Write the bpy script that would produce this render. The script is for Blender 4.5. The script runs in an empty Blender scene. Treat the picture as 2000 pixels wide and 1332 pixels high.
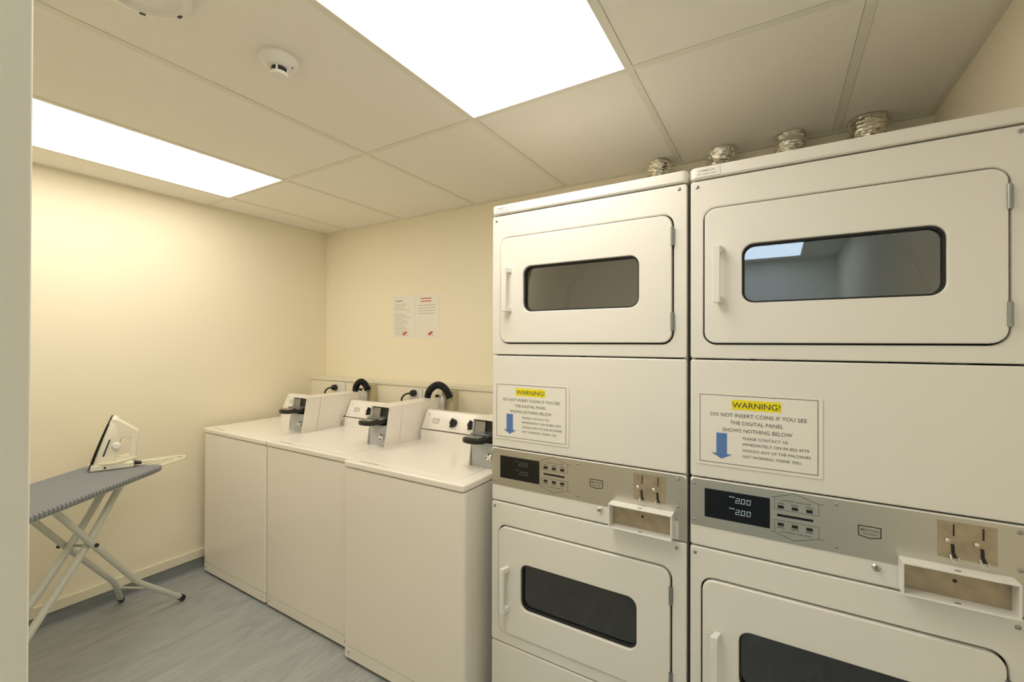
import bpy, bmesh, math, random
from mathutils import Vector, Matrix
random.seed(4)
S = bpy.context.scene
C = S.collection
PI = math.pi

# ------------------------------------------------------------------ camera, world, exposure
yaw, pitch, roll = math.radians(31.19), math.radians(-0.256), math.radians(0.163)
CAMZ = 1.38
_r = Vector((math.cos(yaw), math.sin(yaw), 0)); _f = Vector((-math.sin(yaw), math.cos(yaw), 0)); _u = Vector((0, 0, 1))
f2 = _f*math.cos(pitch) - _u*math.sin(pitch); u2 = _u*math.cos(pitch) + _f*math.sin(pitch)
r3 = _r*math.cos(roll) + u2*math.sin(roll); u3 = -_r*math.sin(roll) + u2*math.cos(roll)
cam = bpy.data.cameras.new('camera'); cam.sensor_width = 36; cam.lens = 36*855.6/2000; cam.clip_start = 0.02
co = bpy.data.objects.new('camera', cam); C.objects.link(co)
mw = Matrix((r3, u3, -f2)).transposed().to_4x4(); mw.translation = Vector((0, 0, CAMZ)); co.matrix_world = mw
S.camera = co
w = bpy.data.worlds.new('world'); S.world = w; w.use_nodes = True
w.node_tree.nodes['Background'].inputs[0].default_value = (.8, .85, 1, 1)
w.node_tree.nodes['Background'].inputs[1].default_value = 0.05
S.view_settings.view_transform = 'Standard'; S.view_settings.look = 'None'
S.view_settings.gamma = 1; S.view_settings.use_curve_mapping = False
S.view_settings.exposure = 0.0
LIGHT_MAIN = 6.7; LIGHT_MAIN_COL = (1, .94, .83)
LIGHT_SIDE = 5.8; LIGHT_SIDE_COL = (1, .935, .80)
HALL_FILL = 5.0; HALL_FILL_COL = (.70, .86, 1)  # fill light added out of view behind the camera

# ------------------------------------------------------------------ materials
def srgb(r, g, b):
    f = lambda c: (c/12.92 if c <= .04045 else ((c+.055)/1.055)**2.4)
    return (f(r/255), f(g/255), f(b/255), 1)
def mat(name, col, rough=.5, metal=0, bump=0, bscale=200, var=0, vscale=6, coat=0, emis=None, spec=None):
    m = bpy.data.materials.new(name); m.use_nodes = True
    nt = m.node_tree; b = nt.nodes['Principled BSDF']
    b.inputs['Base Color'].default_value = col; b.inputs['Roughness'].default_value = rough; b.inputs['Metallic'].default_value = metal
    if coat: b.inputs['Coat Weight'].default_value = coat; b.inputs['Coat Roughness'].default_value = .08
    if spec is not None: b.inputs['Specular IOR Level'].default_value = spec
    if emis: b.inputs['Emission Color'].default_value = emis[0]; b.inputs['Emission Strength'].default_value = emis[1]
    tc = nt.nodes.new('ShaderNodeTexCoord')
    if var:
        n = nt.nodes.new('ShaderNodeTexNoise'); n.inputs['Scale'].default_value = vscale; n.inputs['Detail'].default_value = 5
        nt.links.new(tc.outputs['Object'], n.inputs['Vector'])
        mx = nt.nodes.new('ShaderNodeMix'); mx.data_type = 'RGBA'
        mx.inputs[6].default_value = tuple(max(0, c*(1-var)) for c in col[:3]) + (1,)
        mx.inputs[7].default_value = tuple(min(1, c*(1+var)) for c in col[:3]) + (1,)
        nt.links.new(n.outputs['Fac'], mx.inputs[0]); nt.links.new(mx.outputs[2], b.inputs['Base Color'])
    if bump:
        n = nt.nodes.new('ShaderNodeTexNoise'); n.inputs['Scale'].default_value = bscale; n.inputs['Detail'].default_value = 3
        nt.links.new(tc.outputs['Object'], n.inputs['Vector'])
        bp = nt.nodes.new('ShaderNodeBump'); bp.inputs['Strength'].default_value = bump; bp.inputs['Distance'].default_value = .002
        nt.links.new(n.outputs['Fac'], bp.inputs['Height']); nt.links.new(bp.outputs['Normal'], b.inputs['Normal'])
    return m
M = {}
M['wall'] = mat('wall_paint', srgb(252, 243, 219), .6, bump=.08, bscale=150, var=.01, vscale=2)
M['walljamb'] = mat('jamb_paint', srgb(246, 243, 234), .6, bump=.05)
M['tile'] = mat('ceiling_tile', srgb(250, 246, 236), .9, bump=.25, bscale=500, var=.012, vscale=3)
M['tbar'] = mat('ceiling_bar', srgb(240, 236, 222), .55)
M['gap'] = mat('shadow_gap', srgb(110, 104, 88), .9)
M['trimw'] = mat('trim_paint', srgb(240, 234, 214), .4)
M['enamel'] = mat('white_enamel', srgb(240, 236, 228), .33, var=.006, vscale=3, bump=.03, bscale=900)
M['washer'] = mat('washer_enamel', srgb(248, 243, 234), .2, var=.006, vscale=3)
M['plastic'] = mat('white_plastic', srgb(240, 238, 232), .35)
M['cream'] = mat('cream_plastic', srgb(228, 222, 188), .45)
M['black'] = mat('black_plastic', srgb(28, 28, 30), .4)
M['rubber'] = mat('black_rubber', srgb(24, 24, 26), .6)
M['gasket_and_gap_shade'] = mat('gasket_and_gap_shade', srgb(36, 36, 36), .7)  # window gaskets, and the painted shade behind the door gaps
M['ink'] = mat('ink', srgb(70, 68, 66), .7)
M['inkred'] = mat('red_ink', srgb(214, 110, 84), .7)
M['inksoft'] = mat('soft_ink', srgb(150, 146, 130), .7)
M['paper'] = mat('paper', srgb(246, 241, 232), .3, coat=.4)
M['yellow'] = mat('yellow_highlight', srgb(250, 232, 10), .6)
M['blue'] = mat('arrow_blue', srgb(92, 130, 190), .5)
M['chrome'] = mat('chrome', (.75, .74, .70, 1), .18, 1)
M['zinc'] = mat('zinc_grey', srgb(158, 160, 160), .3, .85)
M['greyblue'] = mat('meter_grey', srgb(196, 200, 204), .35, .25)
M['display'] = mat('display_glass', srgb(10, 12, 16), .12)
M['digits'] = mat('digits', srgb(120, 130, 126), .5, emis=(srgb(200, 220, 215), .38))
M['digitsdim'] = mat('digits_dim', srgb(70, 74, 72), .5, emis=(srgb(150, 150, 145), .12))
M['worn'] = mat('worn_plate', srgb(176, 162, 138), .4, .5, var=.42, vscale=26)
M['drum'] = mat('drum_metal', srgb(212, 214, 212), .5, .15)
M['drumseam'] = mat('drum_seam', srgb(50, 50, 50), .6)
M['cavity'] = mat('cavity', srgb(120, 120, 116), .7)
M['tube'] = mat('board_tube', srgb(214, 216, 206), .35)
M['soleplate'] = mat('soleplate', srgb(50, 48, 42), .4, .3)
M['ironbody'] = mat('iron_body', srgb(250, 246, 228), .3)
M['cord'] = mat('cream_cord', srgb(246, 242, 214), .5)
M['beige'] = mat('beige_pipe', srgb(216, 206, 170), .5)

def streak(name, c1, c2, scale, rot=0, rough=.5, metal=0, lo=.35, hi=.65, bump=0, aniso=(1, 18)):
    m = mat(name, c1, rough, metal); nt = m.node_tree; b = nt.nodes['Principled BSDF']
    tc = nt.nodes.new('ShaderNodeTexCoord'); mp = nt.nodes.new('ShaderNodeMapping')
    mp.inputs['Rotation'].default_value = (0, 0, rot); mp.inputs['Scale'].default_value = (aniso[1], aniso[0], aniso[1])
    n = nt.nodes.new('ShaderNodeTexNoise'); n.inputs['Scale'].default_value = scale; n.inputs['Detail'].default_value = 7; n.inputs['Roughness'].default_value = .78
    n.inputs['Distortion'].default_value = 1.2
    r = nt.nodes.new('ShaderNodeValToRGB'); r.color_ramp.elements[0].position = lo; r.color_ramp.elements[1].position = hi
    r.color_ramp.elements[0].color = c1; r.color_ramp.elements[1].color = c2
    nt.links.new(tc.outputs['Object'], mp.inputs[0]); nt.links.new(mp.outputs[0], n.inputs['Vector'])
    nt.links.new(n.outputs['Fac'], r.inputs[0]); nt.links.new(r.outputs[0], b.inputs['Base Color'])
    return m
M['floor'] = streak('vinyl_floor', srgb(146, 152, 154), srgb(186, 190, 189), 2.2, 0, .42, lo=.3, hi=.72, aniso=(1.4, 8))
M['cove'] = streak('vinyl_cove', srgb(120, 126, 130), srgb(146, 150, 153), 1.1, 0, .5, aniso=(1.6, 14))
# brushed stainless with fine horizontal grain
m = mat('brushed_steel', (.62, .60, .55, 1), .36, 1); nt = m.node_tree; b = nt.nodes['Principled BSDF']
tc = nt.nodes.new('ShaderNodeTexCoord'); mp = nt.nodes.new('ShaderNodeMapping'); mp.inputs['Scale'].default_value = (3, 1, 600)
n = nt.nodes.new('ShaderNodeTexNoise'); n.inputs['Scale'].default_value = 1; bp = nt.nodes.new('ShaderNodeBump')
bp.inputs['Strength'].default_value = .12; bp.inputs['Distance'].default_value = .0006
nt.links.new(tc.outputs['Object'], mp.inputs[0]); nt.links.new(mp.outputs[0], n.inputs['Vector']); nt.links.new(n.outputs['Fac'], bp.inputs['Height']); nt.links.new(bp.outputs['Normal'], b.inputs['Normal'])
M['steel'] = m
# crinkled foil
m = mat('crinkled_foil', (.86, .84, .78, 1), .16, 1); nt = m.node_tree; b = nt.nodes['Principled BSDF']
tc = nt.nodes.new('ShaderNodeTexCoord'); n = nt.nodes.new('ShaderNodeTexVoronoi'); n.inputs['Scale'].default_value = 48
bp = nt.nodes.new('ShaderNodeBump'); bp.inputs['Strength'].default_value = .7; bp.inputs['Distance'].default_value = .006
nt.links.new(tc.outputs['Object'], n.inputs['Vector']); nt.links.new(n.outputs['Distance'], bp.inputs['Height']); nt.links.new(bp.outputs['Normal'], b.inputs['Normal'])
M['foil'] = m
# striped board cover
m = mat('striped_cloth', srgb(130, 134, 142), .9); nt = m.node_tree; b = nt.nodes['Principled BSDF']
tc = nt.nodes.new('ShaderNodeTexCoord'); wv = nt.nodes.new('ShaderNodeTexWave'); wv.wave_type = 'BANDS'; wv.bands_direction = 'X'
wv.inputs['Scale'].default_value = 19; wv.inputs['Distortion'].default_value = .6
r = nt.nodes.new('ShaderNodeValToRGB'); r.color_ramp.elements[0].color = srgb(118, 122, 130); r.color_ramp.elements[1].color = srgb(154, 156, 158)
r.color_ramp.elements[0].position = .25; r.color_ramp.elements[1].position = .8
nt.links.new(tc.outputs['Object'], wv.inputs['Vector']); nt.links.new(wv.outputs['Fac'], r.inputs[0]); nt.links.new(r.outputs[0], b.inputs['Base Color'])
M['stripe'] = m
# tinted pane
m = bpy.data.materials.new('tinted_pane'); m.use_nodes = True; nt = m.node_tree; nt.nodes.clear()
o = nt.nodes.new('ShaderNodeOutputMaterial'); tr = nt.nodes.new('ShaderNodeBsdfTransparent'); gl = nt.nodes.new('ShaderNodeBsdfGlossy')
tr.inputs[0].default_value = (.82, .84, .84, 1); gl.inputs['Roughness'].default_value = .015; gl.inputs[0].default_value = (.95, .97, 1, 1)
fr = nt.nodes.new('ShaderNodeFresnel'); fr.inputs[0].default_value = 2.0
mx = nt.nodes.new('ShaderNodeMixShader'); nt.links.new(fr.outputs[0], mx.inputs[0]); nt.links.new(tr.outputs[0], mx.inputs[1]); nt.links.new(gl.outputs[0], mx.inputs[2]); nt.links.new(mx.outputs[0], o.inputs[0])
M['pane'] = m
def emat(name, col, s):
    m = bpy.data.materials.new(name); m.use_nodes = True; nt = m.node_tree; nt.nodes.clear()
    o = nt.nodes.new('ShaderNodeOutputMaterial'); e = nt.nodes.new('ShaderNodeEmission'); e.inputs[0].default_value = (*col, 1); e.inputs[1].default_value = s
    nt.links.new(e.outputs[0], o.inputs[0]); return m
M['lightmain'] = emat('lit_diffuser', LIGHT_MAIN_COL, LIGHT_MAIN)
M['lightside'] = emat('lit_side_diffuser', LIGHT_SIDE_COL, LIGHT_SIDE)
M['hallfill'] = emat('added_hall_fill', HALL_FILL_COL, HALL_FILL)

# ------------------------------------------------------------------ mesh helpers
def box(bm, x0, y0, z0, x1, y1, z1, mi=0):
    v = [bm.verts.new((x, y, z)) for x in (x0, x1) for y in (y0, y1) for z in (z0, z1)]
    fs = [(0, 1, 3, 2), (4, 6, 7, 5), (0, 4, 5, 1), (2, 3, 7, 6), (0, 2, 6, 4), (1, 5, 7, 3)]
    for f in fs:
        fc = bm.faces.new([v[i] for i in f]); fc.material_index = mi
def rrect(x0, z0, x1, z1, r, n=6):
    pts = []
    for cx, cz, a in ((x1-r, z1-r, 0), (x0+r, z1-r, 90), (x0+r, z0+r, 180), (x1-r, z0+r, 270)):
        for i in range(n+1):
            t = math.radians(a + 90*i/n); pts.append((cx+r*math.cos(t), cz+r*math.sin(t)))
    return pts
def prism(bm, pts, a0, a1, axis='y', mi=0):
    """extrude a polygon along an axis. axis y: pts=(x,z); axis x: pts=(y,z); axis z: pts=(x,y)"""
    def P(p, a): return {'y': (p[0], a, p[1]), 'x': (a, p[0], p[1]), 'z': (p[0], p[1], a)}[axis]
    A = [bm.verts.new(P(p, a0)) for p in pts]; B = [bm.verts.new(P(p, a1)) for p in pts]
    n = len(pts)
    for f in (A, B[::-1]):
        fc = bm.faces.new(f); fc.material_index = mi
    for i in range(n):
        fc = bm.faces.new((A[i], B[i], B[(i+1) % n], A[(i+1) % n])); fc.material_index = mi
def ring(bm, outer, inner, y0, y1, mi=0):
    n = len(outer)
    L = [[bm.verts.new((p[0], y, p[1])) for p in loop] for loop, y in ((outer, y0), (inner, y0), (inner, y1), (outer, y1))]
    for k in range(4):
        A, B = L[k], L[(k+1) % 4]
        for i in range(n):
            fc = bm.faces.new((A[i], A[(i+1) % n], B[(i+1) % n], B[i])); fc.material_index = mi
def cyl(bm, p0, p1, r, n=20, r1=None, mi=0, cap=True):
    p0, p1 = Vector(p0), Vector(p1); d = (p1-p0).normalized()
    a = d.orthogonal().normalized(); b2 = d.cross(a); r1 = r if r1 is None else r1
    A = []; B = []
    for i in range(n):
        t = 2*PI*i/n; o_ = a*math.cos(t)+b2*math.sin(t)
        A.append(bm.verts.new(p0+o_*r)); B.append(bm.verts.new(p1+o_*r1))
    for i in range(n):
        fc = bm.faces.new((A[i], A[(i+1) % n], B[(i+1) % n], B[i])); fc.material_index = mi
    if cap:
        for f in (A[::-1], B):
            fc = bm.faces.new(f); fc.material_index = mi
def tube(bm, pts, r, n=10, radii=None, closed=False, mi=0):
    pts = [Vector(p) for p in pts]; N = len(pts); rings = []
    prev = None
    for i, p in enumerate(pts):
        if closed: d = (pts[(i+1) % N]-pts[i-1]).normalized()
        else: d = (pts[min(i+1, N-1)]-pts[max(i-1, 0)]).normalized()
        if prev is None: a = d.orthogonal().normalized()
        else: a = (prev - d*prev.dot(d)).normalized()
        prev = a; b2 = d.cross(a); rr = radii[i] if radii else r
        rings.append([bm.verts.new(p+(a*math.cos(2*PI*k/n)+b2*math.sin(2*PI*k/n))*rr) for k in range(n)])
    for i in range(N if closed else N-1):
        A, B = rings[i], rings[(i+1) % N]
        for k in range(n):
            fc = bm.faces.new((A[k], A[(k+1) % n], B[(k+1) % n], B[k])); fc.material_index = mi
    if not closed: bm.faces.new(rings[0][::-1]).material_index = mi; bm.faces.new(rings[-1]).material_index = mi
def lathe(bm, prof, c, axis='z', n=40, mi=0):
    rings = []
    for r_, h in prof:
        rg = []
        for i in range(n):
            t = 2*PI*i/n; a, b2 = r_*math.cos(t), r_*math.sin(t)
            p = {'z': (c[0]+a, c[1]+b2, c[2]+h), 'y': (c[0]+a, c[1]+h, c[2]+b2)}[axis]
            rg.append(bm.verts.new(p))
        rings.append(rg)
    for j in range(len(rings)-1):
        for i in range(n):
            fc = bm.faces.new((rings[j][i], rings[j][(i+1) % n], rings[j+1][(i+1) % n], rings[j+1][i])); fc.material_index = mi
    bm.faces.new(rings[0]).material_index = mi; bm.faces.new(rings[-1]).material_index = mi
def smooth_path(pts, k=8):
    pts = [Vector(p) for p in pts]; out = []
    for i in range(len(pts)-1):
        p0 = pts[max(i-1, 0)]; p1 = pts[i]; p2 = pts[i+1]; p3 = pts[min(i+2, len(pts)-1)]
        for j in range(k):
            t = j/k
            out.append(.5*((2*p1)+(p2-p0)*t+(2*p0-5*p1+4*p2-p3)*t*t+(-p0+3*p1-3*p2+p3)*t**3))
    out.append(pts[-1]); return out
def obj(name, bm, mats, parent=None, bevel=0, segs=2, smooth=True):
    bmesh.ops.recalc_face_normals(bm, faces=bm.faces[:])
    me = bpy.data.meshes.new(name); bm.to_mesh(me); bm.free()
    for m_ in (mats if isinstance(mats, (list, tuple)) else [mats]): me.materials.append(M[m_])
    if smooth:
        for p in me.polygons: p.use_smooth = True
        me.set_sharp_from_angle(angle=math.radians(35))
    o = bpy.data.objects.new(name, me); C.objects.link(o)
    if parent is not None: o.parent = parent
    if bevel:
        b_ = o.modifiers.new('bevel', 'BEVEL'); b_.width = bevel; b_.segments = segs; b_.limit_method = 'ANGLE'; b_.angle_limit = math.radians(40); b_.harden_normals = True
    return o
def nb(): return bmesh.new()
def tag(o, label, cat, group=None):
    o['label'] = label; o['category'] = cat
    if group: o['group'] = group
    return o
def thing(name, label, cat, loc=(0, 0, 0), rz=0, group=None):
    o = bpy.data.objects.new(name, None); C.objects.link(o); o.location = loc; o.rotation_euler = (0, 0, rz); o.empty_display_size = .05
    return tag(o, label, cat, group)
def struct(name, bm, m_, **k):
    o = obj(name, bm, m_, **k); o['kind'] = 'structure'; return o
def copy_tree(o, parent=None):
    c = o.copy(); C.objects.link(c); c.parent = parent
    for ch in list(o.children): copy_tree(ch, c)
    return c
def text_bm(bm, s, x, z, y, height, width=None, align='c', mi=0, bold=0):
    """flat printed lettering in the xz plane facing -y; x is centre ('c') or left ('l')"""
    cu = bpy.data.curves.new('lettering', 'FONT'); cu.body = s; cu.size = 1; cu.offset = bold; cu.resolution_u = 3
    to = bpy.data.objects.new('lettering', cu); me = bpy.data.meshes.new_from_object(to)
    xs = [v.co.x for v in me.vertices]; ys = [v.co.y for v in me.vertices]
    w_ = max(xs)-min(xs); cap = .7
    sz = height/cap; sx = (width/w_) if width else sz
    x0 = x-(w_*sx)/2 if align == 'c' else x
    vs = [bm.verts.new((x0+(v.co.x-min(xs))*sx, y, z+v.co.y*sz)) for v in me.vertices]
    for p in me.polygons:
        try: bm.faces.new([vs[i] for i in p.vertices]).material_index = mi
        except ValueError: pass
    bpy.data.objects.remove(to); bpy.data.curves.remove(cu); bpy.data.meshes.remove(me)
def stroke(bm, pts, wd, y, closed=False, mi=0, th=.0004):
    n = len(pts)
    for i in range(n if closed else n-1):
        a = Vector(pts[i]); b2 = Vector(pts[(i+1) % n]); d = (b2-a).normalized(); nn = Vector((-d.y, d.x))*wd/2; e = d*wd/2
        q = [a-e-nn, b2+e-nn, b2+e+nn, a-e+nn]
        prism(bm, [(p.x, p.y) for p in q], y-th, y, 'y', mi)

# ------------------------------------------------------------------ room shell
XL, YB, XR, ZC, YF = -3.02, 2.18, .495, 2.224, -2.45
bm = nb(); box(bm, XL-.1, YF-.1, -.1, XR+.1, YB+.1, 0); struct('floor', bm, 'floor', smooth=False)
bm = nb(); box(bm, XL-.1, YF-.1, 0, XL, YB+.1, ZC+.1); struct('wall_left', bm, 'wall', smooth=False)
bm = nb(); box(bm, XL, YB, 0, XR, YB+.1, ZC+.1); struct('wall_back', bm, 'wall', smooth=False)
bm = nb(); box(bm, XR, YF-.1, 0, XR+.1, YB+.1, ZC+.1); struct('wall_right', bm, 'wall', smooth=False)
bm = nb(); box(bm, XL, -.45, 0, -.65, -.35, ZC+.06); struct('wall_front', bm, 'wall', smooth=False)
bm = nb(); box(bm, -.65, YF-.1, 0, XR, YF, ZC+.1); struct('wall_corridor_end', bm, 'walljamb', smooth=False)
bm = nb(); box(bm, -.65, YF, 0, -.55, .1085, ZC); struct('wall_partition', bm, 'walljamb', bevel=.002, smooth=False)
# suspended ceiling: dark void above, tiles, bars
GX = [-2.752, -2.198, -1.583, -.985, -.39, .200]
GY = [-2.26, -1.06, .14, 1.34]
lights = {(0, 2), (3, 2), (4, 0)}       # (column, row) taken by luminaires; column i lies between GX[i] and GX[i+1]
bm = nb(); box(bm, XL, YF, ZC+.06, XR, YB, ZC+.1)
xs = [XL] + GX + [XR]; ys = [YF] + GY + [YB]
for i in range(len(xs)-1):
    for j in range(len(ys)-1):
        if (i-1, j-1) in lights: continue
        x0 = xs[i]+(.0130 if i else .001); x1 = xs[i+1]-(.0130 if i < len(xs)-2 else .001)
        y0 = ys[j]+(.0130 if j else .001); y1 = ys[j+1]-(.0130 if j < len(ys)-2 else .001)
        box(bm, x0, y0, ZC+.0022, x1, y1, ZC+.018)
struct('ceiling', bm, 'tile', smooth=False)
bm = nb()
for x in GX: box(bm, x-.012, YF, ZC, x+.012, YB, ZC+.03)
for y in GY: box(bm, XL, y-.012, ZC+.0004, XR, y+.012, ZC+.029)
struct('trim_1', bm, 'tbar', smooth=False)
bm = nb()
for a in ((XL, YF, XL+.022, YB), (XR-.022, YF, XR, YB), (XL+.022, YB-.022, XR-.022, YB), (XL+.022, YF, XR-.022, YF+.022)):
    box(bm, a[0], a[1], ZC-.0012, a[2], a[3], ZC+.012)
struct('trim_2', bm, 'tbar', smooth=False)
# cove of floor vinyl turned up the wall and the painted baseboard above it
bm = nb(); prism(bm, [(XL, 0), (XL+.014, 0), (XL+.007, .01), (XL+.004, .068), (XL, .068)], YF, YB, 'y'); struct('trim_3', bm, 'cove', smooth=False)
bm = nb(); box(bm, XL, YF, .068, XL+.012, YB, .118); struct('baseboard_left', bm, 'trimw', bevel=.002, smooth=False)
# boxed service ledge low on the back wall
bm = nb(); box(bm, XL, 2.056, 0, XR, YB, 1.103); struct('trim_4', bm, 'wall', smooth=False)
bm = nb(); box(bm, XL, 2.047, 1.103, XR, YB, 1.123); struct('trim_5', bm, 'trimw', bevel=.002, smooth=False)

# ------------------------------------------------------------------ ceiling fittings
def luminaire(ci, rj, label, key):
    x0, x1 = GX[ci]+.0125, GX[ci+1]-.0125; y0, y1 = GY[rj]+.0125, GY[rj+1]-.0125
    cx, cy = (x0+x1)/2, (y0+y1)/2
    t = thing('ceiling_light', label, 'light', (cx, cy, ZC)); hx, hy = (x1-x0)/2, (y1-y0)/2
    bm = nb(); box(bm, -hx+.001, -hy+.001, .008, hx-.001, hy-.001, .05); obj('housing', bm, 'trimw', t)
    bm = nb(); box(bm, -hx, -hy, .0015, hx, hy, .007); obj('diffuser', bm, key, t, smooth=False)
luminaire(3, 2, 'large glowing ceiling light panel at top centre nearest the dryers', 'lightmain')
luminaire(0, 2, 'glowing ceiling light panel over the ironing board beside the left wall', 'lightside')
luminaire(4, 0, 'added cool white fill light panel in the ceiling behind the viewpoint', 'hallfill')  # added to light the dryer fronts and give the glass a reflection

t = thing('smoke_detector', 'round white smoke detector on the ceiling between the two light panels', 'smoke detector', (-1.268, .752, ZC))
bm = nb(); lathe(bm, [(.052, .003), (.054, -.004), (.053, -.012), (.046, -.02), (.036, -.026), (.03, -.03)], (0, 0, 0)); obj('base', bm, 'plastic', t)
bm = nb(); lathe(bm, [(.021, -.028), (.021, -.046)], (0, 0, 0)); obj('sensing_chamber', bm, 'black', t)
bm = nb(); lathe(bm, [(.024, -.044), (.0245, -.047), (.022, -.052), (.015, -.0545)], (0, 0, 0))
for k in range(4):
    a = k*PI/2+.75; box(bm, .0225*math.cos(a)-.002, .0225*math.sin(a)-.002, -.046, .0225*math.cos(a)+.002, .0225*math.sin(a)+.002, -.028)
obj('cap', bm, 'plastic', t)
bm = nb(); cyl(bm, (.031, .022, -.0255), (.031, .022, -.0275), .0022, 10); obj('indicator', bm, 'black', t)

t = thing('ceiling_speaker', 'round white ceiling speaker with slotted rim, cut by the top edge', 'speaker', (-1.290, .426, ZC))
bm = nb(); lathe(bm, [(.099, .003), (.101, -.006), (.096, -.013), (.082, -.016), (.077, -.009)], (0, 0, 0), n=64); obj('rim', bm, 'plastic', t)
bm = nb(); lathe(bm, [(.077, -.004), (.072, -.008), (.05, -.011), (.02, -.012)], (0, 0, 0), n=64); obj('grille', bm, 'plastic', t)
for k in range(6):
    a = math.radians(38 + 60*k); ca, sa = math.cos(a), math.sin(a)
    bm = nb(); q = [(.083, -.011), (.092, -.011), (.092, .011), (.083, .011)]
    prism(bm, [(x*ca-y*sa, x*sa+y*ca) for x, y in [(.084, -.006), (.090, -.006), (.090, .006), (.084, .006)]], -.0172, -.011, 'z'); obj('slot', bm, 'ink', t)

# ------------------------------------------------------------------ stacked dryer
W = .687; DD = .585
def dryer_door(t, z0, hinge_z, handle_z, lower):
    """one drying chamber door; z0 = bottom of the door"""
    dx0, dx1, dz0, dz1 = .040, .644, z0, z0+.382
    if lower: dx0, dx1 = .035, .640
    wx0, wx1, wz0, wz1 = dx0+.095, dx1-.097, z0+.110, z0+.272
    if lower: wz0, wz1, wx0, wx1 = z0+.102, z0+.266, .128, .541
    d = nb(); ring(d, rrect(dx0, dz0, dx1, dz1, .030), rrect(wx0, wz0, wx1, wz1, .030), -.006, .016)
    door = obj('door', d, 'enamel', t, bevel=.0035, segs=3)
    g = nb(); ring(g, rrect(wx0+.0005, wz0+.0005, wx1-.0005, wz1-.0005, .0295), rrect(wx0+.005, wz0+.005, wx1-.005, wz1-.005, .026), .003, .030); obj('window_gasket', g, 'gasket_and_gap_shade', door)
    g = nb(); prism(g, rrect(wx0+.003, wz0+.003, wx1-.003, wz1-.003, .027), .012, .015, 'y'); obj('window_pane', g, 'pane', door)
    hx = .078 if not lower else .073
    h0, h1 = handle_z
    g = nb(); box(g, hx-.0135, -.040, h0, hx+.0055, -.030, h1)
    for zz in (h0, h1-.018): prism(g, [(hx-.0135, -.034), (hx+.0055, -.034), (hx+.012, -.006), (hx-.004, -.006)], zz, zz+.018, 'z')
    obj('handle', g, 'plastic', door, bevel=.002)
    for hz in hinge_z:
        g = nb(); cyl(g, (dx1+.001, -.006, hz), (dx1+.001, -.006, hz+.054), .0045, 12); cyl(g, (dx1+.001, -.006, hz+.026), (dx1+.001, -.006, hz+.028), .0052, 12)
        box(g, dx1-.001, -.004, hz+.002, dx1+.008, -.001, hz+.052); obj('hinge', g, 'zinc', door)
    return (dx0, dx1, dz0, dz1)
def screw(t, x, z, y=0, r=.0052):
    g = nb(); lathe(g, [(r, 0), (r*.95, -.0012), (r*.6, -.0026), (r*.25, -.003)], (x, y, z), 'y', 14); obj('screw', g, 'zinc', t)
def drum(t, zc):
    cx = .343
    g = nb(); n = 64
    L = []
    for r_, y in ((.315, .035), (.300, .04), (.300, .548), (.288, .572), (.05, .574)):
        L.append([g.verts.new((cx+r_*math.cos(2*PI*i/n), y, zc+r_*math.sin(2*PI*i/n))) for i in range(n)])
    for j in range(len(L)-1):
        for i in range(n):
            fc = g.faces.new((L[j][i], L[j][(i+1) % n], L[j+1][(i+1) % n], L[j+1][i])); fc.material_index = 1 if j == 2 else 0
    g.faces.new(L[-1])
    for k in range(3):
        a = math.radians(80+120*k); ca, sa = math.cos(a), math.sin(a)
        prof = [(-.03, .298), (-.012, .25), (.012, .25), (.03, .298)]
        prism(g, [(cx+u*(-sa)+v*ca, zc+u*ca+v*sa) for u, v in prof], .07, .55, 'y')
    obj('drum', g, ['drum', 'drumseam'], t)

t = thing('stacked_dryer', 'white two-tier coin tumble dryer standing next to the washing machines', 'dryer', (-.912, 1.362, .06), 0, 'stacked tumble dryers')
g = nb()                                   # cabinet: sheet sides, back, bottom, shelf between the chambers
box(g, .003, .018, -.048, .012, DD, 1.79); box(g, W-.012, .018, -.048, W-.003, DD, 1.79); box(g, .012, DD-.008, -.048, W-.012, DD, 1.79)
box(g, .012, .03, -.048, W-.012, DD-.008, -.04); box(g, .012, .03, .94, W-.012, DD-.008, .945); box(g, .012, .03, 1.782, W-.012, DD-.008, 1.79)
for x in (.04, W-.07):
    for y in (.05, .50): box(g, x, y, -.06, x+.03, y+.03, -.048)
obj('cabinet', g, 'enamel', t)
drum(t, 1.468); drum(t, .47)
for (za, zb) in ((.24, .72), (1.285, 1.775)):      # sheet inside each chamber front around the drum mouth
    g = nb(); n = 4*(6+1)
    outer = rrect(.014, za, W-.014, zb, .002); cz = (1.468 if za > 1 else .47)
    inner = [(.343+.300*math.cos(math.atan2(p[1]-cz, p[0]-.343)), max(za+.004, min(zb-.004, cz+.300*math.sin(math.atan2(p[1]-cz, p[0]-.343))))) for p in outer]
    ring(g, outer, inner, .031, .034); obj('bulkhead', g, 'cavity', t)
def front_panel(name, z0, z1, door=None, r=.007):
    g = nb(); o_ = rrect(.0015, z0, W-.0015, z1, r)
    if door: ring(g, o_, rrect(door[0]-.0045, door[2]-.0045, door[1]+.0045, door[3]+.0045, .0345), 0, .018)
    else: prism(g, o_, 0, .018, 'y')
    return obj(name, g, 'enamel', t, bevel=.005, segs=3)
d1 = dryer_door(t, 1.3215, (1.358, 1.611), (1.433, 1.592), False)
front_panel('upper_front_panel', 1.2775, 1.790, d1)
front_panel('blank_panel', .9365, 1.2735)
cp = front_panel('control_panel', .7385, .9325)
d2 = dryer_door(t, .2665, (.292, .546), (.352, .511), True)
front_panel('lower_front_panel', .2225, .7345, d2)
front_panel('base_panel', -.052, .2185)
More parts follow.
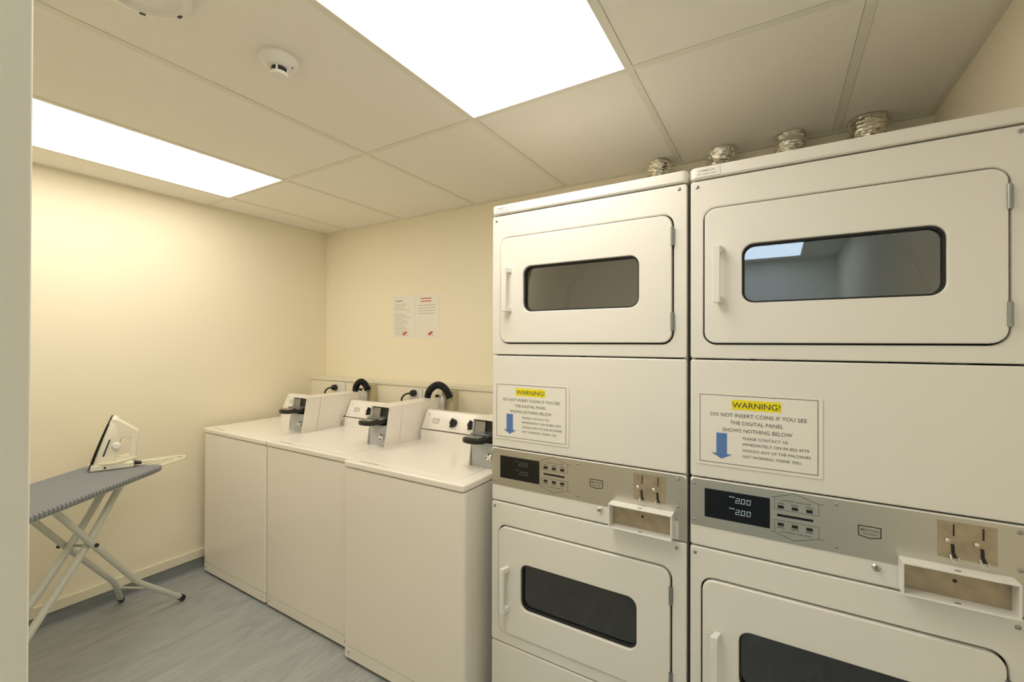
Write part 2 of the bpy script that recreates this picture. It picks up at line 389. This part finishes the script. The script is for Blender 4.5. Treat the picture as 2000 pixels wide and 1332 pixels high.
for dd in (d1, d2):
    g = nb(); ring(g, rrect(dd[0]-.006, dd[2]-.006, dd[1]+.006, dd[3]+.006, .036), rrect(dd[0]+.012, dd[2]+.012, dd[1]-.012, dd[3]-.012, .022), .0185, .023); obj('door_gap_shade', g, 'gasket_and_gap_shade', t)  # dark ring behind the door edge, standing in for shade in the gap
g = nb(); prism(g, rrect(0, -.004, W, DD, .016), 1.794, 1.829, 'z'); obj('top_cover', g, 'enamel', t, bevel=.006, segs=3)
g = nb(); prism(g, [(.016, 1.799), (.080, 1.799), (.080, 1.824), (.016, 1.824)], -.0052, -.0042, 'y')
stk = obj('rating_sticker', g, 'plastic', t)
g = nb(); text_bm(g, 'COMMERCIAL', .046, 1.8135, -.0054, .0045, .044, bold=.02); stroke(g, [(.022, 1.806), (.03, 1.806)], .0015, -.0053); stroke(g, [(.035, 1.806), (.052, 1.806)], .0015, -.0053); stroke(g, [(.057, 1.806), (.07, 1.806)], .0015, -.0053)
obj('print', g, 'inksoft', stk)
for x, z in ((.020, 1.772), (.664, 1.776), (.015, .717), (.658, .716)): screw(t, x, z)
# stainless fascia and everything on it
g = nb(); prism(g, [(.0035, .797), (.664, .797), (.664, .742), (.684, .742), (.684, .921), (.675, .930), (.012, .930), (.0035, .921)], -.0015, .002, 'y')
fa = obj('control_fascia', g, 'steel', t)
for x, z in ((.013, .917), (.013, .812), (.345, .918), (.345, .812), (.661, .919), (.661, .838)): screw(fa, x, z, -.0015, .0042 if x < .5 else .005)
g = nb(); prism(g, rrect(.0405, .8265, .2015, .907, .0015), -.003, -.0015, 'y'); obj('display', g, 'display', fa)
g = nb()
SEG = {'2': 'abged', '0': 'abcdef'}
def seg_digit(g, ch, x, z, w_, h, wd):
    sl = .0016; P = {'a': ((0, h), (w_, h)), 'b': ((w_, h), (w_, h/2)), 'c': ((w_, h/2), (w_, 0)), 'd': ((0, 0), (w_, 0)), 'e': ((0, 0), (0, h/2)), 'f': ((0, h/2), (0, h)), 'g': ((0, h/2), (w_, h/2))}
    for k_ in SEG[ch]:
        a, b_ = P[k_]; stroke(g, [(x+a[0]+sl*a[1]/h, z+a[1]), (x+b_[0]+sl*b_[1]/h, z+b_[1])], wd, -.0030)
for z in (.8795, .8480):
    for q, ch in enumerate('200'): seg_digit(g, ch, .1195+.0135*q, z, .0080, .0125, .0015)
    box(g, .1295, -.0034, z-.0008, .1311, -.0030, z+.0008)
for z in (.893, .861):
    box(g, .104, -.0033, z, .1095, -.003, z+.0022); box(g, .111, -.0033, z, .117, -.003, z+.0022)
obj('display_digits', g, 'digits', fa)
g = nb()
stroke(g, [(.206, .911), (.2565, .928), (.308, .911), (.318, .911)], .0011, -.0015); stroke(g, [(.212, .912), (.212, .881), (.3085, .881), (.3085, .911)], .0009, -.0015)
stroke(g, [(.204, .822), (.2565, .806), (.308, .822), (.318, .822)], .0011, -.0015); stroke(g, [(.212, .822), (.212, .853), (.3085, .853), (.3085, .822)], .0009, -.0015)
text_bm(g, 'UPPER DRYER', .259, .9045, -.0019, .0042, .068); text_bm(g, 'LOWER DRYER', .259, .8225, -.0019, .0042, .068)
for x in (.226, .2575, .289):
    for z in (.8972, .8335):
        stroke(g, [(x-.009, z), (x+.009, z)], .0008, -.0015); stroke(g, [(x-.007, z+.002), (x+.007, z+.002)], .0008, -.0015)
obj('printed_legend', g, 'ink', fa)
for x in (.226, .2575, .289):
    for z in (.889, .843):
        g = nb(); prism(g, rrect(x-.007, z-.004, x+.007, z+.004, .002), -.0035, -.0015, 'y'); obj('button', g, 'black', fa)
g = nb(); box(g, .218, -.0022, .8635, .297, -.0015, .8695); obj('indicator_strip', g, 'display', fa)
g = nb(); stroke(g, [(.3885, .8765), (.431, .8765), (.431, .853), (.4098, .8485), (.3885, .853)], .0025, -.0015, True)
text_bm(g, 'MAYTAG', .4098, .8645, -.002, .0058, .034, bold=.01); stroke(g, [(.394, .8598), (.4258, .8598)], .0009, -.0015); stroke(g, [(.398, .857), (.4218, .857)], .0009, -.0015)
obj('badge', g, 'ink', fa)
g = nb(); box(g, .531, -.0028, .838, .627, -.0015, .920); pl = obj('coin_plate', g, 'worn', fa)
for x in (.5575, .605):
    g = nb(); box(g, x-.0014, -.0034, .889, x+.0014, -.0028, .915)
    prism(g, [(x-.005, .870), (x+.001, .870), (x+.002, .852), (x+.006, .840), (x-.001, .840), (x-.004, .850)], -.0036, -.0028, 'y'); obj('coin_slot', g, 'black', fa)
    g = nb(); lathe(g, [(.0052, 0), (.0046, -.006), (.002, -.008)], (x-.0115, -.0028, .879), 'y', 14); obj('reject_button', g, 'chrome', fa)
    g = nb(); tube(g, smooth_path([(x-.006, -.004, .846), (x-.004, -.011, .837), (x+.004, -.012, .835), (x+.008, -.004, .842)], 5), .0018, 8); obj('coin_cup', g, 'chrome', fa)
g = nb(); lathe(g, [(.0095, .0), (.0095, -.004), (.007, -.0065), (.0062, -.0045)], (.4225, 0, .7815), 'y', 24); lk = obj('lock', g, 'chrome', t)
g = nb(); box(g, .4217, -.0068, .778, .4233, -.0044, .785); obj('keyhole', g, 'black', lk)
# coin return tray: folded white sheet round a worn plate
tx0, tx1, tz0, tz1, tp = .4625, .6515, .7465, .8215, .040
g = nb(); ring(g, [(tx1, tz1), (tx0, tz1), (tx0, tz0), (tx1, tz0)], [(tx1-.004, tz1-.004), (tx0+.004, tz1-.004), (tx0+.004, tz0+.004), (tx1-.004, tz0+.004)], -tp, -.0016)
tr = obj('coin_tray', g, 'plastic', t, bevel=.001)
g = nb(); box(g, tx0+.004, -.0036, tz0+.004, tx1-.004, -.0016, tz1-.004); obj('tray_plate', g, 'worn', tr)
g = nb(); cyl(g, (.559, -.0044, .789), (.559, -.0034, .789), .004, 14); obj('fixing_hole', g, 'black', tr)
g = nb(); box(g, .553, -.030, tz1-.0002, .563, -.026, tz1+.0006); obj('slot', g, 'ink', tr)
g = nb(); box(g, .553, -.030, tz0+.0036, .563, -.026, tz0+.0046); obj('slot', g, 'ink', tr)
DRY1 = t
DRY2 = copy_tree(DRY1); DRY2.location = (-.218, 1.362, .06)
for ch in list(DRY1.children_recursive):
    if ch.name.startswith('display_digits'):
        ch.data = ch.data.copy(); ch.data.materials[0] = M['digitsdim']
DRY2['label'] = 'white two-tier coin tumble dryer nearest the right wall, lit price display'

# warning sheets taped to the dryers' blank panels
def warning(x, z0, label, rz=0):
    t = thing('warning_notice', label, 'notice', (x, 1.3612, z0), 0, 'laminated warning notices'); t.rotation_euler = (0, rz, 0)
    w_, h_ = .298, .2065
    g = nb(); prism(g, rrect(0, 0, w_, h_, .003), -.0012, -.0002, 'y'); obj('sheet', g, 'paper', t)
    g = nb(); stroke(g, [(.009, .009), (w_-.010, .009), (w_-.010, h_-.007), (.009, h_-.007)], .0014, -.0012, True); obj('border', g, 'ink', t)
    g = nb(); box(g, .091, -.0016, h_-.045, .208, -.0012, h_-.018); obj('highlight', g, 'yellow', t)
    g = nb(); text_bm(g, 'WARNING!', .149, h_-.0395, -.0019, .0150, .114, bold=.005)
    for i, (s, x0, x1) in enumerate((('DO NOT INSERT COINS IF YOU SEE', .037, .265), ('THE DIGITAL PANEL', .087, .213), ('SHOWS NOTHING BELOW', .068, .233))):
        text_bm(g, s, (x0+x1)/2, h_-.066-i*.0205, -.0016, .0098, x1-x0)
    for i, (s, x1) in enumerate((('PLEASE CONTACT US', .223), ('IMMEDIATELY ON 04 802 4779', .269), ('SHOULD ANY OF THE MACHINES', .273), ('NOT WORKING. THANK YOU.', .254))):
        text_bm(g, s, .118, h_-.126-i*.0165, -.0016, .0072, x1-.118, 'l')
    obj('lettering', g, 'ink', t)
    ax = .0655
    g = nb(); prism(g, [(ax-.0135, .0935), (ax+.0135, .0935), (ax+.0135, .036), (ax+.0265, .036), (ax, .021), (ax-.0265, .036), (ax-.0135, .036)], -.0016, -.0012, 'y'); obj('arrow', g, 'blue', t)
warning(-.912+.0145, 1.029, 'WARNING! sheet with blue arrow on the dryer beside the washing machines', .002)
warning(-.218+.019, 1.0355, 'WARNING! sheet with blue arrow on the dryer by the right wall')

# foil exhaust ducts rising behind the dryers
for i, (x, y, r_, bend, lab) in enumerate(((-.492, 2.095, .048, .022, 'smallest crinkled foil duct, leftmost, behind the dryer beside the washers'),
                                     (-.219, 2.095, .050, .008, 'foil exhaust duct just right of the gap between the two dryers'),
                                     (.043, 2.095, .054, 0, 'finely ribbed foil duct behind the middle of the right dryer'),
                                     (.284, 2.090, .060, .004, 'rightmost and widest shiny foil duct, closest to the right wall'))):
    g = nb(); pts = []; rad = []
    n = 60 if i != 2 else 76
    rib = .017 if i != 2 else .010
    z0 = 1.50
    for k in range(n*2+1):
        q = k/(n*2); z = z0+(ZC-.0005-z0)*q
        u_ = max(0, (z-1.95)/.27)
        pts.append((x+bend*u_*u_*1.2+.002*math.sin(z*40+i), y+.002*math.sin(z*33+i*2), z))
        rad.append(r_*(1+.05*math.sin(z*23+i*1.7))+.0045*math.sin(2*PI*z/rib)*(1 if i != 2 else .6))
    tube(g, pts, r_, 40, rad)
    for v in g.verts: v.co.x += random.uniform(-1, 1)*.0012; v.co.y += random.uniform(-1, 1)*.0012
    tag(obj('exhaust_duct', g, 'foil'), lab, 'duct', 'foil exhaust ducts')

# ------------------------------------------------------------------ washing machines
WW = .655
ZT = .868
t = thing('washing_machine', 'white top-loading coin washer in the left corner, farthest from the dryers', 'washing machine', (-2.947, 1.298, 0), 0, 'top loading washers')
WD = .62
g = nb(); box(g, .002, .030, .018, WW-.002, WD, .836)
for x in (.03, WW-.06):
    for y in (.06, .58): box(g, x, y, 0, x+.03, y+.03, .018)
obj('cabinet', g, 'washer', t, bevel=.003)
def uprof(z0, z1, y1=.029):
    g = nb(); r = .014; pts = [(0, y1), (0, r)] + [(r-r*math.cos(a), r-r*math.sin(a)) for a in [PI/2*i/6 for i in range(1, 7)]]
    pts += [(WW-r+r*math.sin(a), r-r*math.cos(a)) for a in [PI/2*i/6 for i in range(0, 7)]] + [(WW, y1)]
    prism(g, pts, z0, z1, 'z'); return g
obj('front_panel', uprof(.066, .836), 'washer', t, bevel=.0015)
kp = obj('kick_panel', uprof(.016, .0635), 'washer', t, bevel=.001)
for x in (.030, WW-.030):
    g = nb(); lathe(g, [(.0042, 0), (.004, -.001), (.002, -.002)], (x, 0, .040), 'y', 12); obj('screw', g, 'zinc', kp)
g = nb(); prism(g, rrect(-.0025, -.004, WW+.0005, WD, .012), .8385, ZT-.002, 'z'); obj('top_deck', g, 'washer', t, bevel=.007, segs=3)
g = nb(); prism(g, rrect(.045, .040, WW-.055, .415, .02), ZT-.0035, ZT+.0012, 'z'); ld = obj('loading_lid', g, 'washer', t, bevel=.002, segs=2)
g = nb(); box(g, .08, .021, ZT-.0019, .185, .0255, ZT-.0013); obj('printed_line', g, 'inksoft', t)
# console
def xprism(pts, x0, x1): g = nb(); prism(g, pts, x0, x1, 'x'); return g
obj('console_base', xprism([(.474, ZT-.003), (.480, .918), (.49, .920), (.60, .920), (.60, ZT-.003)], .001, WW-.003), 'washer', t, bevel=.002)
cs = obj('console', xprism([(.484, .926), (.522, 1.012), (.530, 1.020), (.552, 1.021), (.605, 1.011), (.615, .99), (.615, .926)], .002, WW-.004), 'washer', t, bevel=.003, segs=3)
def on_console(z): return .484+.038*(z-.926)/.086
tilt = math.atan2(.038, .086)
def cbm(g, x, z, off=0):                  # place geometry built facing -y at origin onto the leaning face
    mtx = Matrix.Translation((x, on_console(z)-off, z)) @ Matrix.Rotation(-tilt, 4, 'X')
    bmesh.ops.transform(g, matrix=mtx, verts=g.verts); return g
g = nb(); stroke(g, [(-.020, .011), (.020, .011), (.020, -.008), (0, -.012), (-.020, -.008)], .0022, -.0004, True); text_bm(g, 'MAYTAG', 0, -.002, -.001, .006, .030)
obj('badge', cbm(g, .085, .969), 'ink', cs)
for x in (.205, .318):
    g = nb(); lathe(g, [(.021, -.0004), (.020, -.010), (.016, -.018), (.006, -.0185)], (0, 0, 0), 'y', 28)
    prism(g, [(-.003, -.026), (.003, -.026), (.003, .020), (-.003, .020)], -.026, -.010, 'y'); k_ = obj('control_knob', cbm(g, x, .968), 'black', cs)
g = nb()
for k in range(9):
    a = math.radians(-60+35*k)
    for x in (.205, .318):
        px, pz = .030*math.sin(a), .030*math.cos(a)
        gg = nb(); box(gg, px-.004, -.0008, pz-.0008, px+.004, -.0003, pz+.0008); cbm(gg, x, .968)
        me_ = bpy.data.meshes.new('tmp'); gg.to_mesh(me_); gg.free(); g.from_mesh(me_); bpy.data.meshes.remove(me_)
obj('dial_marks', g, 'inksoft', cs)
for z in (.938, .998):
    g = nb(); lathe(g, [(.0035, 0), (.003, -.001), (.0015, -.0018)], (0, 0, 0), 'y', 10); obj('screw', cbm(g, .028, z, .0004), 'zinc', cs)
# coin box over the right end of the console
bx0, bx1 = WW-.134, WW-.008
zb = ZT-.002
g = nb()
prof = [(.205, zb), (.238, 1.060), (.612, 1.060), (.618, 1.012), (.530, 1.012), (.516, .995), (.470, .89), (.468, zb)]
prism(g, prof, bx1-.002, bx1, 'x'); prism(g, prof, bx0, bx0+.002, 'x')
prism(g, [(.236, 1.058), (.236, 1.0605), (.614, 1.0605), (.614, 1.058)], bx0, bx1, 'x'); prism(g, [(.612, 1.012), (.612, 1.060), (.616, 1.060), (.616, 1.012)], bx0, bx1, 'x')
prism(g, [(.30, zb), (.33, 1.058), (.333, 1.058), (.303, zb)], bx0, bx1, 'x')
cb = obj('coin_box', g, 'washer', t, bevel=.0008)
g = nb(); box(g, bx0+.006, .218, zb, bx1-.006, .30, .970); lathe(g, [(.014, 0), (.014, -.003), (.011, -.006)], (bx1-.026, .218, .915), 'y', 24)
box(g, bx1-.052, .2165, .875, bx1-.008, .218, .962); obj('coin_vault', g, 'greyblue', cb, bevel=.0015)
g = nb(); lathe(g, [(.016, 0), (.0165, -.006), (.012, -.010), (.008, -.006)], (bx1-.026, .213, .915), 'y', 24); lockb = obj('vault_lock', g, 'chrome', cb)
g = nb()                                     # rounded black slide with metal pocket plate
sp = [(bx0+.012, .25), (bx0+.012, .155)] + [((bx0+bx1)/2-.051*math.cos(a), .155-.030*math.sin(a)) for a in [PI*i/10 for i in range(1, 10)]] + [(bx1-.012, .155), (bx1-.012, .25)]
prism(g, sp, .982, 1.000, 'z'); obj('coin_slide', g, 'black', cb, bevel=.003)
g = nb(); prism(g, rrect(bx0+.030, .140, bx1-.030, .185, .012), 1.0003, 1.006, 'z'); box(g, bx0+.02, .190, .9985, bx1-.02, .25, 1.012); obj('slide_plate', g, 'zinc', cb, bevel=.002)
g = nb(); prism(g, [(.236, 1.004), (.246, 1.052), (.31, 1.052), (.31, 1.004)], bx0+.006, bx0+.058, 'x'); obj('slide_housing', g, 'zinc', cb, bevel=.002)
g = nb(); prism(g, [(.240, .978), (.255, 1.056), (.31, 1.056), (.31, .978)], bx0+.058, bx1-.004, 'x'); obj('slide_recess', g, 'black', cb)
for y, z in ((.225, .885), (.245, 1.045)):
    g = nb(); cyl(g, (bx1, y, z), (bx1+.001, y, z), .0025, 10); obj('rivet', g, 'zinc', cb)
W1 = t
W2 = copy_tree(W1); W2.location = (-2.2825, 1.298, 0); W2['label'] = 'white top-loading coin washer in the middle of the row of three'
W3 = copy_tree(W1); W3.location = (-1.6190, 1.262, 0); W3['label'] = 'white top-loading coin washer nearest the dryers with two black knobs showing'

# ------------------------------------------------------------------ services behind the washers
def outlet(x0, x1, z0, z1, px, pz, lab, lab2, drop):
    t = thing('power_outlet', lab, 'outlet', ((x0+x1)/2, 2.056, z0)); hw = (x1-x0)/2; h = z1-z0
    g = nb(); prism(g, rrect(-hw, 0, hw, h, .006), -.009, -.0005, 'y'); obj('face_plate', g, 'plastic', t, bevel=.002)
    g = nb(); prism(g, rrect(-hw+.008, h*.55, -hw+.030, h-.012, .003), -.014, -.009, 'y'); obj('switch_rocker', g, 'plastic', t, bevel=.001)
    p = thing('power_plug', lab2, 'plug', (px, 2.046, pz))
    g = nb(); lathe(g, [(.019, -.0005), (.0205, -.008), (.019, -.026), (.012, -.034)], (0, 0, 0), 'y', 24); obj('plug_body', g, 'black', p)
    g = nb(); tube(g, smooth_path([(0, -.030, 0), (-.030, -.037, -.004), (-.062, -.037, -.022), (-.080, -.034, -.060), (-.085, -.028, drop)], 8), .0055, 10)
    obj('power_cord', g, 'black', p)
outlet(-2.745, -2.625, 1.020, 1.098, -2.722, 1.057, 'white wall outlet nearest the left corner above the washers', 'black plug in the outlet nearest the left corner', -.22)
outlet(-2.000, -1.895, 1.010, 1.092, -1.955, 1.064, 'white wall outlet behind the middle washer', 'black plug in the outlet behind the middle washer', -.22)
def hose(pts, r_, lab):
    P = smooth_path(pts, 26); g = nb(); rad = [r_+(.0022 if (k//2) % 2 else -.0012) for k in range(len(P))]
    tube(g, P, r_, 20, rad); tag(obj('drain_hose', g, 'rubber'), lab, 'hose', 'drain hoses')
def post(x, y, wd, lab):
    t = thing('standpipe_box', lab, 'pipe box', (x, y, .0))
    g = nb(); box(g, -wd/2, 0, .40, wd/2, 2.0555-y, 1.098); obj('post', g, 'beige', t, bevel=.002)
    g = nb(); cyl(g, (wd*.18, -.001, 1.086), (wd*.18, 0.0, 1.086), .004, 12); obj('screw', g, 'black', t)
    return t
post(-2.345, 2.005, .082, 'beige boxed standpipe behind the corner washer')
post(-1.655, 2.005, .086, 'beige boxed standpipe behind the washer nearest the dryers')
hose([(-2.400, 1.955, .80), (-2.402, 1.955, 1.03), (-2.388, 1.955, 1.095), (-2.352, 1.962, 1.122), (-2.318, 1.970, 1.10), (-2.306, 1.976, 1.066)], .0185, 'black ribbed drain hose arching behind the corner washer')
hose([(-1.765, 1.955, .80), (-1.767, 1.955, 1.03), (-1.750, 1.957, 1.098), (-1.695, 1.962, 1.134), (-1.640, 1.968, 1.113), (-1.612, 1.974, 1.062)], .0185, 'black ribbed drain hose arching behind the washer nearest the dryers')
for x, lab in ((-2.353, 'small white tap under the hose arch behind the corner washer'), (-1.690, 'small white tap under the hose arch nearest the dryers')):
    t = thing('water_tap', lab, 'tap', (x, 1.985, 0))
    g = nb(); cyl(g, (.015, 0, .80), (.015, 0, 1.055), .012, 18); lathe(g, [(.013, 1.02), (.0145, 1.03), (.0145, 1.045), (.010, 1.06), (.004, 1.068)], (.015, 0, 0)); obj('pipe', g, 'plastic', t)
    g = nb(); cyl(g, (.012, 0, 1.055), (-.012, -.006, 1.066), .007, 14); obj('spout', g, 'chrome', t)
    g = nb(); cyl(g, (-.012, -.026, 1.070), (-.012, -.006, 1.067), .0085, 16); obj('handle', g, 'black', t)

# ------------------------------------------------------------------ notices on the back wall
def wall_notice(x, z0, w_, h_, lab, kind):
    t = thing('wall_notice', lab, 'notice', (x, YB-.0003, z0), 0, 'wall notices')
    g = nb(); prism(g, rrect(0, 0, w_, h_, .002), -.0010, -.0002, 'y'); obj('sheet', g, 'paper', t)
    if kind == 0:
        g = nb(); random.seed(9); stroke(g, [(.03, h_-.040), (.088, h_-.037)], .0058, -.0010)
        for k in range(17):
            if k == 4: continue
            z = h_-.062-.0128*k; stroke(g, [(.018, z), (.018+random.uniform(.07, .155), z)], .0020, -.0010)
        obj('printed_lines', g, 'inksoft', t)
    else:
        g = nb(); stroke(g, [(.045, h_-.030), (.135, h_-.030)], .0065, -.0010); stroke(g, [(.045, h_-.048), (.132, h_-.048)], .0065, -.0010); obj('red_heading', g, 'inkred', t)
        g = nb()
        for k, b_ in enumerate((.17, .16, .165, .16)): stroke(g, [(.022, h_-.075-.018*k), (b_, h_-.075-.018*k)], .0022, -.0010)
        obj('printed_lines', g, 'inksoft', t)
    g = nb(); lx = .105 if kind == 0 else .12
    for dx, dz, r_ in ((0, 0, .011), (.014, .008, .009), (.024, .012, .006)):
        lathe(g, [(r_, -.0010), (r_, -.0016)], (lx+dx, 0, .026+dz), 'y', 14)
    stroke(g, [(lx+.016, .022), (lx+.036, .014)], .003, -.001); obj('logo', g, 'inkred', t)
wall_notice(-2.288, 1.412, .211, .292, 'pale printed notice on the back wall, the left of two, closely lined', 0)
wall_notice(-2.073, 1.411, .204, .292, 'pale notice with a red heading, the right of two on the back wall', 1)

# ------------------------------------------------------------------ ironing board (local x = along the board towards its nose, y = across towards the wall side)
KB = 1.04545
ang = math.atan2(-.816, .578)            # +x points to the nose
BZ = CAMZ-.582*KB
c0 = (-2.63*KB, .84*KB)
t = thing('ironing_board', 'ironing board with blue-grey striped cover and white crossed tube legs by the left wall', 'ironing board', (c0[0], c0[1], 0), ang)
# local y: +y is to the left of +x ; camera side (n) = (.816,.578) -> local y = n . (-sin, cos) = +1
K = KB
def outline():
    L = 1.20*K; pts = []
    for i in range(0, 41):               # camera side edge from the end to the nose
        s = L*i/40
        pts.append((s, s))
    def half(s):
        q = s/L
        return (.168*K if q < .45 else .168*K*math.sqrt(max(0, 1-((q-.45)/.55)**2.2)))
    up = []; n = 48
    for i in range(n+1):
        s = L*(1-math.cos(PI*i/n))/2
        h = half(s)
        if s < .05*K: h *= .80+.20*math.sqrt(max(0, 1-(1-s/(.05*K))**2))
        up.append((s, h))
    return [(s, h) for s, h in up] + [(s, -h-.012*K) for s, h in up[::-1] if h > 1e-4]
g = nb(); prism(g, outline(), BZ-.026, BZ, 'z'); obj('cover', g, 'stripe', t, bevel=.010, segs=4)
g = nb(); prism(g, [(x*.965+.02, y*.9) for x, y in outline()], BZ-.032, BZ-.0255, 'z'); obj('board_panel', g, 'tube', t)
def leg(pts, r_, name='leg', foot=True):
    g = nb(); P = []
    for i, p in enumerate(pts): P.append(Vector(p))
    Q = [P[0]]
    for i in range(1, len(P)-1):
        a = P[i]+(P[i-1]-P[i]).normalized()*.035; b2 = P[i]+(P[i+1]-P[i]).normalized()*.035
        for j in range(7):
            q = j/6; Q.append((1-q)**2*a+2*q*(1-q)*P[i]+q*q*b2)
    Q.append(P[-1]); tube(g, Q, r_, 16); o_ = obj(name, g, 'tube', t)
    if foot:
        d = (Q[1]-Q[0]).normalized(); g = nb(); cyl(g, Q[0]-d*.004, Q[0]+d*.022, r_+.0022, 18); obj('foot_cap', g, 'black', o_)
def kk(*p): return (p[0]*K, p[1]*K, p[2]*K if len(p) > 2 else 0)
RA = .0125
def zz(z): return CAMZ-(1.32-z)*K
leg([(-.150*K, .150*K, RA+.004), (.030*K, .066*K, zz(.195)), (.262*K, .058*K, zz(.478)), (.45*K, .050*K, BZ-.028)], RA)
leg([(-.155*K, -.150*K, RA+.004), (-.008*K, -.068*K, zz(.180)), (.258*K, -.060*K, zz(.478)), (.46*K, -.050*K, BZ-.028)], RA)
leg([(.76*K, .034*K, RA+.004), (.262*K, .032*K, zz(.470)), (.045*K, .026*K, BZ-.028)], .0145)
leg([(.76*K, -.034*K, RA+.004), (.262*K, -.032*K, zz(.470)), (.055*K, -.026*K, BZ-.028)], .0145)
g = nb(); tube(g, [(-.035*K, .088*K, zz(.130)), (-.055*K, -.090*K, zz(.130))], .005, 10); obj('cross_bar', g, 'tube', t)
g = nb(); tube(g, [(.76*K, .16*K, .018), (.76*K, -.16*K, .018)], .0115, 14); obj('foot_bar', g, 'tube', t)
g = nb(); cyl(g, (.262*K, .070*K, zz(.474)), (.258*K, -.072*K, zz(.474)), .005, 12); obj('pivot_pin', g, 'zinc', t)
for yy in (.070, -.072):
    g = nb(); cyl(g, (.262*K, yy*K, zz(.474)), (.262*K, (yy+(.006 if yy > 0 else -.006))*K, zz(.474)), .0085, 14); obj('pivot_knob', g, 'black', t)
g = nb(); tube(g, smooth_path([(.12*K, .05*K, BZ-.036), (.17*K, .10*K, BZ-.048), (.23*K, .10*K, BZ-.048), (.25*K, .06*K, BZ-.036)], 5), .004, 8); obj('release_lever', g, 'tube', t)
# wire iron rest beyond the end
g = nb(); zr = BZ-.014
tube(g, smooth_path([(.012, -.145*K, BZ-.020), (-.012, -.140*K, zr), (-.100*K, .02*K, zr+.010), (-.150*K, .125*K, zr+.014), (-.148*K, .155*K, zr+.012), (-.110*K, .155*K, zr+.006), (-.010, .118*K, zr-.004), (.012, .115*K, BZ-.020)], 8), .0046, 8)
tube(g, smooth_path([(.012, -.115*K, BZ-.020), (-.012, -.110*K, zr), (-.085*K, .03*K, zr+.008), (-.128*K, .125*K, zr+.011), (-.090*K, .125*K, zr+.004), (.0, .09*K, zr-.004)], 8), .0038, 8)
for k in range(3):
    tube(g, [(.0, (-.06+.05*k)*K, zr-.002), (-.118*K+.01*k, (.05+.035*k)*K, zr+.009)], .0034, 8)
obj('iron_rest', g, 'cord', t)

# ------------------------------------------------------------------ clothes iron standing on its heel
ix, iy = -2.775, .742
t = thing('clothes_iron', 'cream steam iron standing on its heel on the striped ironing board', 'iron', (ix, iy, BZ+.001), math.radians(-24))
# local: sole faces -y, nose up; leaning back towards +y
lean = math.tan(math.radians(15))
H_ = .265
def hw(z):                                 # half width of the sole at height z
    q = max(0, min(1, z/H_)); return .056*(1-q**2.1)**.62 if q < 1 else 0
def shear(bm_):
    for v in bm_.verts: v.co.y += v.co.z*lean + (v.co.z/H_)**2*.012
    return bm_
def solid(y0f, y1f, z0, z1, sc0, sc1, n=26, m_=16):
    g = nb(); rings = []
    for i in range(n+1):
        z = z0+(z1-z0)*(i/n); h = max(hw(z), .0006); y0, y1 = y0f(z), y1f(z); rg = []
        for k in range(m_):
            a = 2*PI*k/m_; u = math.cos(a); v = math.sin(a)
            u = math.copysign(abs(u)**.55, u); v = math.copysign(abs(v)**.55, v)
            s_ = sc0+(sc1-sc0)*(v+1)/2
            rg.append(g.verts.new((h*u*s_, (y0+y1)/2+(y1-y0)/2*v, z)))
        rings.append(rg)
    for i in range(n):
        for k in range(m_): g.faces.new((rings[i][k], rings[i][(k+1) % m_], rings[i+1][(k+1) % m_], rings[i+1][k]))
    g.faces.new(rings[0]); g.faces.new(rings[-1]); return g
obj('soleplate', shear(solid(lambda z: -.006, lambda z: .0, .012, H_, 1.04, 1.04)), 'soleplate', t)
def top(z): q = z/H_; return .012 + .080*(1-q)**.6
obj('body', shear(solid(lambda z: .0003, lambda z: top(z), .010, H_-.004, 1.0, .62)), 'ironbody', t)
g = nb(); hy = .021                        # closed-loop handle: solid wedge behind the nose, grip, open eye
outer = [(.070, .235), (.082, .250), (.100, .246), (.135, .218), (.170, .190), (.181, .176), (.182, .160), (.176, .100), (.170, .030), (.120, .026), (.060, .030), (.060, .130)]
inner = [(.112, .142), (.116, .146), (.122, .149), (.132, .151), (.142, .151), (.149, .149), (.151, .144), (.148, .100), (.145, .066), (.120, .060), (.106, .064), (.108, .110)]
L_ = [[g.verts.new((x_, p[0], p[1])) for p in lp] for lp, x_ in ((outer, -hy), (inner, -hy), (inner, hy), (outer, hy))]
for k in range(4):
    A, B = L_[k], L_[(k+1) % 4]
    for i in range(12): g.faces.new((A[i], A[(i+1) % 12], B[(i+1) % 12], B[i]))
obj('handle', g, 'ironbody', t, bevel=.009, segs=3)
g = nb(); box(g, -.052, .002, 0, .052, .168, .032); obj('heel', g, 'ironbody', t, bevel=.009, segs=3)
g = shear(nb() if False else (lambda b_: (lathe(b_, [(.019, 0), (.019, .006), (.012, .012)], (0, 0, 0), 'z', 22), b_)[1])(nb()))
bmesh.ops.transform(g, matrix=Matrix.Translation((.030, .098, .112)) @ Matrix.Rotation(math.radians(80), 4, 'Y'), verts=g.verts); obj('temperature_dial', g, 'plastic', t)
g = shear((lambda b_: (box(b_, .0462, .030, .070, .0475, .036, .150), b_)[1])(nb())); obj('side_stripe', g, 'black', t)
g = nb(); P = []
for k in range(90):
    a = 2*PI*k/30; P.append((.0565*math.cos(a), .084+.090*math.sin(a), .030+.009*math.sin(k*.21)+k*.0001))
tube(g, P, .0034, 8); obj('power_cord', g, 'cord', t)
g = nb(); cyl(g, (.0515, .060, .014), (.0535, .060, .014), .005, 14); obj('heel_hole', g, 'black', t)
g = nb(); cyl(g, (.030, .166, .020), (.030, .196, .016), .011, 14, .008); obj('cord_entry', g, 'black', t)
t.scale = (.96, .96, .96)
